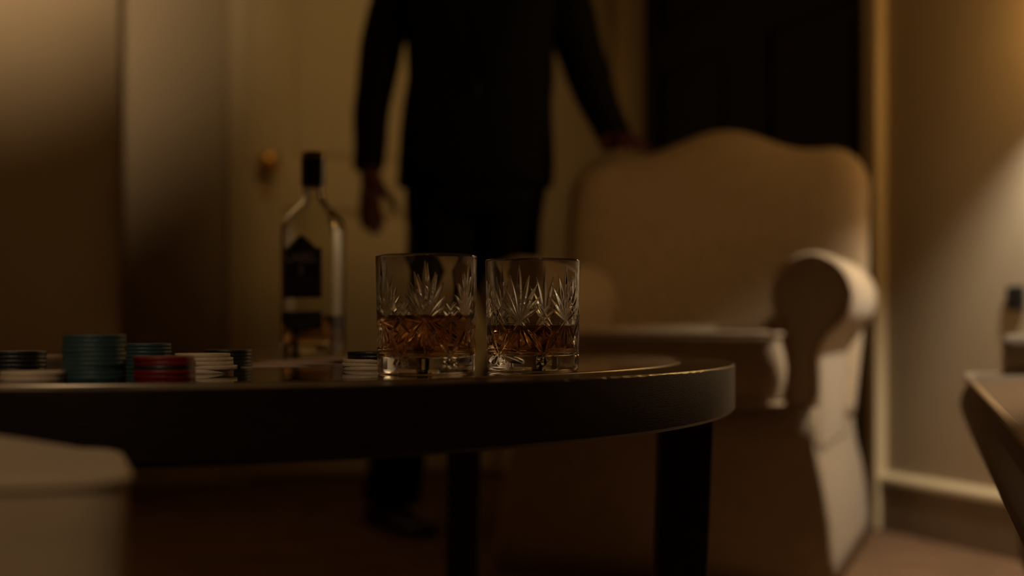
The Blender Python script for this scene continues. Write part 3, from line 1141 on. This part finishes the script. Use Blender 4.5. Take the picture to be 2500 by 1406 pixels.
# plump top: falls away towards its rounded right end
rings = []
for k in range(13):
    a = PI / 2 * k / 12
    sc_ = math.cos(a) ** 0.55 if k < 12 else 0.004
    hz = math.sin(a)
    r = []
    for x, y in o2:
        xx = -0.28 + (x + 0.28) * (1 - (1 - sc_) * 0.36)
        yy = SD / 2 + (y - SD / 2) * sc_
        drop = 0.044 * max(0.0, 1 + xx / 0.30) ** 1.2
        r.append((xx, yy, 0.431 + (0.0475 - drop) * hz))
    rings.append(r)
v, f = loft(rings)
mesh_obj('cushion_top', v, f, M['fabric'], stool)
v, f = tube([(x, y, 0.4315) for x, y in o2], 0.0022, 8, closed=True)
mesh_obj('piping', v, f, M['piping'], stool)
for x in (-0.05, -0.51):
    for y in (0.04, SD - 0.04):
        bm = bmesh.new()
        add_hexa(bm, [(x - .012, y - .012, 0), (x + .012, y - .012, 0), (x + .012, y + .012, 0), (x - .012, y + .012, 0),
                      (x - .018, y - .018, .082), (x + .018, y - .018, .082), (x + .018, y + .018, .082), (x - .018, y + .018, .082)], 0.003)
        bm_obj('leg', bm, M['leg'], stool)

# ================================================================== person
PY = 3.56
person = thing('person', 'person in black jacket and trousers, one hand on the armchair', 'person', (-0.09, PY, 0))


def L(x, y, z):
    """world -> person local"""
    return Vector((x + 0.09, y - PY, z))


# --- one continuous body grown along a skeleton
SK, SE, SR = [], [], []


def node(p, r, parent_i=None):
    SK.append(tuple(p))
    SR.append(r)
    if parent_i is not None:
        SE.append((parent_i, len(SK) - 1))
    return len(SK) - 1


n_pel = node(L(-0.09, PY, 0.92), 0.115)
n_wst = node(L(-0.088, PY, 1.06), 0.115, n_pel)
n_chs = node(L(-0.085, PY + 0.005, 1.26), 0.125, n_wst)
n_shd = node(L(-0.085, PY + 0.005, 1.40), 0.085, n_chs)
n_nck = node(L(-0.085, PY, 1.53), 0.055, n_shd)
n_jaw = node(L(-0.080, PY - 0.015, 1.60), 0.068, n_nck)
n_hd1 = node(L(-0.078, PY - 0.012, 1.67), 0.082, n_jaw)
n_hd2 = node(L(-0.078, PY - 0.005, 1.735), 0.078, n_hd1)
n_nos = node(L(-0.077, PY - 0.100, 1.640), 0.008, n_hd1)
# image-left arm hangs, slightly bent
la = [((-0.250, PY, 1.395), 0.044), ((-0.318, PY - 0.005, 1.28), 0.046), ((-0.343, PY - 0.01, 1.11), 0.038), ((-0.352, PY - 0.03, 0.98), 0.033), ((-0.354, PY - 0.045, 0.895), 0.026)]
pi_ = n_shd
for p, r in la:
    pi_ = node(L(*p), r, pi_)
LW = pi_
palmL = node(L(-0.350, PY - 0.055, 0.845), 0.036, LW)
palmL2 = node(L(-0.347, PY - 0.060, 0.815), 0.029, palmL)
# image-right arm reaches down and forward to the chair back
ra = [((0.080, PY, 1.395), 0.044), ((0.150, PY - 0.005, 1.28), 0.047), ((0.190, PY - 0.02, 1.12), 0.039), ((0.222, PY - 0.06, 1.03), 0.033), ((0.245, PY - 0.085, 0.965), 0.026)]
pi_ = n_shd
for p, r in ra:
    pi_ = node(L(*p), r, pi_)
RW_ = pi_
palmR = node(L(0.258, PY - 0.105, 0.950), 0.027, RW_)
palmR2 = node(L(0.270, PY - 0.130, 0.944), 0.026, palmR)
# legs inside the trousers
n_l1 = node(L(-0.165, PY - 0.005, 0.82), 0.070, n_pel)
n_l2 = node(L(-0.238, PY - 0.03, 0.47), 0.048, n_l1)
n_l3 = node(L(-0.300, PY - 0.03, 0.10), 0.036, n_l2)
n_r1 = node(L(-0.020, PY + 0.005, 0.82), 0.070, n_pel)
n_r2 = node(L(0.020, PY + 0.05, 0.47), 0.046, n_r1)
n_r3 = node(L(0.10, PY + 0.13, 0.10), 0.036, n_r2)


def fingers(palm_i, base, dirs):
    for (p0, p1, p2, r) in dirs:
        a = node(base + Vector(p0), r, palm_i)
        b = node(base + Vector(p1), r * 0.92, a)
        node(base + Vector(p2), r * 0.78, b)


bL = Vector(SK[palmL2])
fingers(palmL2, bL, [
    ((-0.022, -0.012, -0.030), (-0.019, -0.018, -0.058), (-0.010, -0.014, -0.080), 0.0092),
    ((-0.006, -0.018, -0.034), (0.000, -0.024, -0.068), (0.012, -0.018, -0.094), 0.0096),
    ((0.008, -0.004, -0.034), (0.014, -0.008, -0.064), (0.022, -0.002, -0.088), 0.0092),
    ((0.018, 0.014, -0.028), (0.024, 0.012, -0.050), (0.030, 0.014, -0.068), 0.0082)])
tb = Vector(SK[palmL])
a = node(tb + Vector((0.034, -0.014, -0.012)), 0.012, palmL)
b = node(tb + Vector((0.056, -0.020, -0.040)), 0.0105, a)
node(tb + Vector((0.066, -0.020, -0.064)), 0.0085, b)
bR = Vector(SK[palmR2])
fingers(palmR2, bR, [
    ((-0.012, -0.030, 0.004), (-0.010, -0.058, -0.006), (-0.008, -0.072, -0.028), 0.0088),
    ((0.006, -0.030, 0.006), (0.012, -0.062, -0.004), (0.014, -0.076, -0.030), 0.0092),
    ((0.022, -0.024, 0.004), (0.032, -0.054, -0.006), (0.034, -0.066, -0.030), 0.0088),
    ((0.034, -0.012, 0.000), (0.048, -0.036, -0.008), (0.052, -0.048, -0.028), 0.0080)])
tb = Vector(SK[palmR])
a = node(tb + Vector((-0.026, -0.020, 0.002)), 0.0115, palmR)
b = node(tb + Vector((-0.040, -0.046, -0.004)), 0.010, a)
node(tb + Vector((-0.040, -0.066, -0.018)), 0.0085, b)

me = bpy.data.meshes.new('skeleton')
me.from_pydata(SK, SE, [])
tmp = bpy.data.objects.new('skeleton_tmp', me)
COL.objects.link(tmp)
sm = tmp.modifiers.new('skin', 'SKIN')
sm.use_smooth_shade = True
sm.branch_smoothing = 0.3
ss = tmp.modifiers.new('sub', 'SUBSURF')
ss.levels = 2
ss.render_levels = 2
if not me.skin_vertices:
    me.attributes  # layer is created with the modifier evaluation below
    with bpy.context.temp_override(object=tmp, active_object=tmp):
        bpy.context.view_layer.objects.active = tmp
        bpy.ops.mesh.customdata_skin_add()
for i, r in enumerate(SR):
    sv = me.skin_vertices[0].data[i]
    sv.radius = (r, r)
    sv.use_root = (i == 0)
dg = bpy.context.evaluated_depsgraph_get()
body_me = bpy.data.meshes.new_from_object(tmp.evaluated_get(dg))
body_me.name = 'body'
bpy.data.objects.remove(tmp)
body_me.materials.clear()
body_me.materials.append(M['skin'])
body_me.polygons.foreach_set('use_smooth', [True] * len(body_me.polygons))
body = bpy.data.objects.new('body', body_me)
COL.objects.link(body)
body.parent = person

# --- clothing
def ell(cx_, cy_, z, hw, hd, n=40, e=2.4):
    c = L(cx_, cy_, z)
    out = []
    for j in range(n):
        a = 2 * PI * j / n
        co, si = math.cos(a), math.sin(a)
        out.append((c.x + hw * math.copysign(abs(co) ** (2 / e), co), c.y + hd * math.copysign(abs(si) ** (2 / e), si), z))
    return out


tor = [(-0.091, 0.846, 0.188, 0.125), (-0.091, 0.850, 0.195, 0.130), (-0.090, 0.90, 0.195, 0.132), (-0.089, 0.97, 0.193, 0.130), (-0.085, 1.05, 0.186, 0.124),
       (-0.080, 1.12, 0.183, 0.122), (-0.078, 1.21, 0.186, 0.126), (-0.080, 1.30, 0.198, 0.130), (-0.085, 1.40, 0.210, 0.125), (-0.085, 1.45, 0.195, 0.112), (-0.085, 1.485, 0.140, 0.092), (-0.085, 1.53, 0.072, 0.068)]
v, f = loft([ell(x, PY, z, hw, hd) for x, z, hw, hd in tor])


def fold(v, amp, seed):
    r = random.Random(seed)
    ph = [r.uniform(0, 6) for _ in range(4)]
    return [(p[0] + amp * math.sin(p[2] * 34 + ph[0] + p[1] * 20), p[1] + amp * math.sin(p[2] * 27 + ph[1] + p[0] * 18), p[2]) for p in v]


def sleeve(pts):
    path = [L(*p) for p, r in pts]
    # smooth resample
    out, rr_ = [], []
    for i in range(len(path) - 1):
        for k in range(5):
            t = k / 5
            out.append(path[i].lerp(path[i + 1], t))
            rr_.append(pts[i][1] * (1 - t) + pts[i + 1][1] * t)
    out.append(path[-1])
    rr_.append(pts[-1][1])
    return tube(out, rr_, 20)


slL = sleeve([((-0.215, PY, 1.432), 0.058), ((-0.268, PY, 1.39), 0.066), ((-0.310, PY, 1.27), 0.058), ((-0.340, PY - 0.006, 1.12), 0.050), ((-0.352, PY - 0.028, 0.99), 0.043), ((-0.354, PY - 0.045, 0.888), 0.038)])
slR = sleeve([((0.045, PY, 1.432), 0.058), ((0.098, PY, 1.39), 0.067), ((0.145, PY, 1.28), 0.062), ((0.186, PY - 0.02, 1.13), 0.057), ((0.221, PY - 0.058, 1.035), 0.048), ((0.252, PY - 0.096, 0.951), 0.041)])
v, f = merge((v, f), slL, slR)
jacket = mesh_obj('jacket', fold(v, 0.0022, 3), f, M['suit'], person)
# lapels, front edge and buttons
for s in (-1, 1):
    P = [(0.02 * s, 1.10), (0.075 * s, 1.28), (0.085 * s, 1.38), (0.055 * s, 1.47), (0.035 * s, 1.45), (0.012 * s, 1.20)]
    vs = []
    for d in (0.0, 0.006):
        for x, z in P:
            hd = np.interp(z, [t[1] for t in tor], [t[3] for t in tor])
            hw = np.interp(z, [t[1] for t in tor], [t[2] for t in tor])
            yy = -hd * (1 - min(0.98, abs(x / hw)) ** 2.4) ** (1 / 2.4)
            vs.append((x + 0.005, yy - 0.002 - d, z))
    n = len(P)
    fs = [tuple(range(n)), tuple(range(2 * n - 1, n - 1, -1))] + [(j, (j + 1) % n, n + (j + 1) % n, n + j) for j in range(n)]
    mesh_obj('lapel', vs, fs, M['suit'], jacket, smooth=False)
for z in (1.07, 0.97):
    v, f = lathe([(0.0003, 0), (0.008, 0), (0.008, 0.003), (0.0003, 0.004)], 16)
    b_ = mesh_obj('button', v, f, M['black_plastic'], jacket, loc=(0.006, -0.128, z))
    b_.rotation_euler = (PI / 2, 0, 0)
# shirt collar
v, f = loft([ell(-0.085, PY, z, hw, hd, 32, 2.0) for z, hw, hd in ((1.49, 0.078, 0.078), (1.53, 0.068, 0.068), (1.565, 0.066, 0.066), (1.566, 0.058, 0.058), (1.50, 0.060, 0.060))], False, False)
mesh_obj('shirt_collar', v, f, M['shirt'], person)
# trousers
pel = loft([ell(-0.091, PY, z, hw, hd) for z, hw, hd in ((0.99, 0.168, 0.112), (0.90, 0.172, 0.116), (0.82, 0.166, 0.116), (0.77, 0.150, 0.110))])
tl = sleeve([((-0.172, PY, 0.86), 0.098), ((-0.172, PY - 0.008, 0.74), 0.090), ((-0.190, PY - 0.015, 0.62), 0.082), ((-0.243, PY - 0.03, 0.46), 0.067), ((-0.272, PY - 0.03, 0.28), 0.066), ((-0.300, PY - 0.03, 0.07), 0.072)])
tr = sleeve([((-0.012, PY, 0.86), 0.098), ((-0.016, PY + 0.008, 0.74), 0.090), ((-0.022, PY + 0.015, 0.62), 0.082), ((0.020, PY + 0.05, 0.46), 0.067), ((0.062, PY + 0.09, 0.28), 0.066), ((0.10, PY + 0.13, 0.07), 0.070)])
v, f = merge(pel, tl, tr)
mesh_obj('trousers', fold(v, 0.002, 5), f, M['suit'], person)


def shoe(x, y, ang):
    d = Vector((math.cos(ang), math.sin(ang), 0))
    nrm = Vector((-d.y, d.x, 0))
    c = L(x, y, 0)
    rings = []
    for s, w_, h in ((-0.085, 0.020, 0.050), (-0.075, 0.034, 0.075), (-0.04, 0.038, 0.092), (0.0, 0.038, 0.092), (0.05, 0.041, 0.072), (0.10, 0.047, 0.052), (0.15, 0.046, 0.043), (0.185, 0.034, 0.036), (0.205, 0.014, 0.024)):
        r = []
        for k in range(16):
            a = 2 * PI * k / 16
            u, vv = math.cos(a), math.sin(a)
            zz2 = max(0.002, h * (0.38 + 0.62 * vv)) if vv > -0.6 else 0.002
            p = c + d * s + nrm * (w_ * u * (1.0 if vv < 0.4 else 0.75)) + Vector((0, 0, zz2))
            r.append(p)
        rings.append(r)
    v, f = loft(rings)
    o = mesh_obj('shoe', v, f, M['shoe'], person)
    return o


shoe(-0.305, PY - 0.03, math.radians(-58))
shoe(0.10, PY + 0.13, math.radians(-85))
# head: hair, ears, eyes, mouth
hc = L(-0.078, PY - 0.002, 1.69)
vs, fs = [], []
NU, NV = 32, 14
for j in range(NV + 1):
    ph = PI / 2 - (PI / 2 + 0.35) * j / NV
    for i in range(NU):
        a = 2 * PI * i / NU
        frontness = max(0.0, -math.sin(a))
        lim = 0.40 * frontness
        p2_ = max(ph, -0.35 + 1.0 * lim + 0.0)
        vs.append((hc.x + 0.077 * math.cos(p2_) * math.cos(a), hc.y + 0.010 + 0.084 * math.cos(p2_) * math.sin(a), hc.z + 0.022 + 0.088 * math.sin(p2_) + 0.004 * math.sin(7 * a)))
for j in range(NV):
    for i in range(NU):
        k = (i + 1) % NU
        fs.append((j * NU + i, j * NU + k, (j + 1) * NU + k, (j + 1) * NU + i))
mesh_obj('hair', vs, fs, M['hair'], person)
for s in (-1, 1):
    v, f = lathe([(0.0003, -0.011), (0.008, -0.008), (0.011, 0.0), (0.008, 0.008), (0.0003, 0.011)], 16)
    mesh_obj('eye', v, f, M['eye'], person, loc=(hc.x + s * 0.029, hc.y - 0.068, 1.662))
    v, f = tube([(hc.x + s * 0.080, hc.y + 0.010, 1.63), (hc.x + s * 0.090, hc.y + 0.020, 1.65), (hc.x + s * 0.092, hc.y + 0.022, 1.675), (hc.x + s * 0.082, hc.y + 0.008, 1.685)], [0.006, 0.010, 0.011, 0.006], 10)
    mesh_obj('ear', v, f, M['skin'], person)
v, f = tube([(hc.x - 0.022, hc.y - 0.078, 1.605), (hc.x, hc.y - 0.086, 1.604), (hc.x + 0.022, hc.y - 0.078, 1.605)], [0.003, 0.006, 0.003], 8)
mesh_obj('mouth', v, f, M['skin'], person)
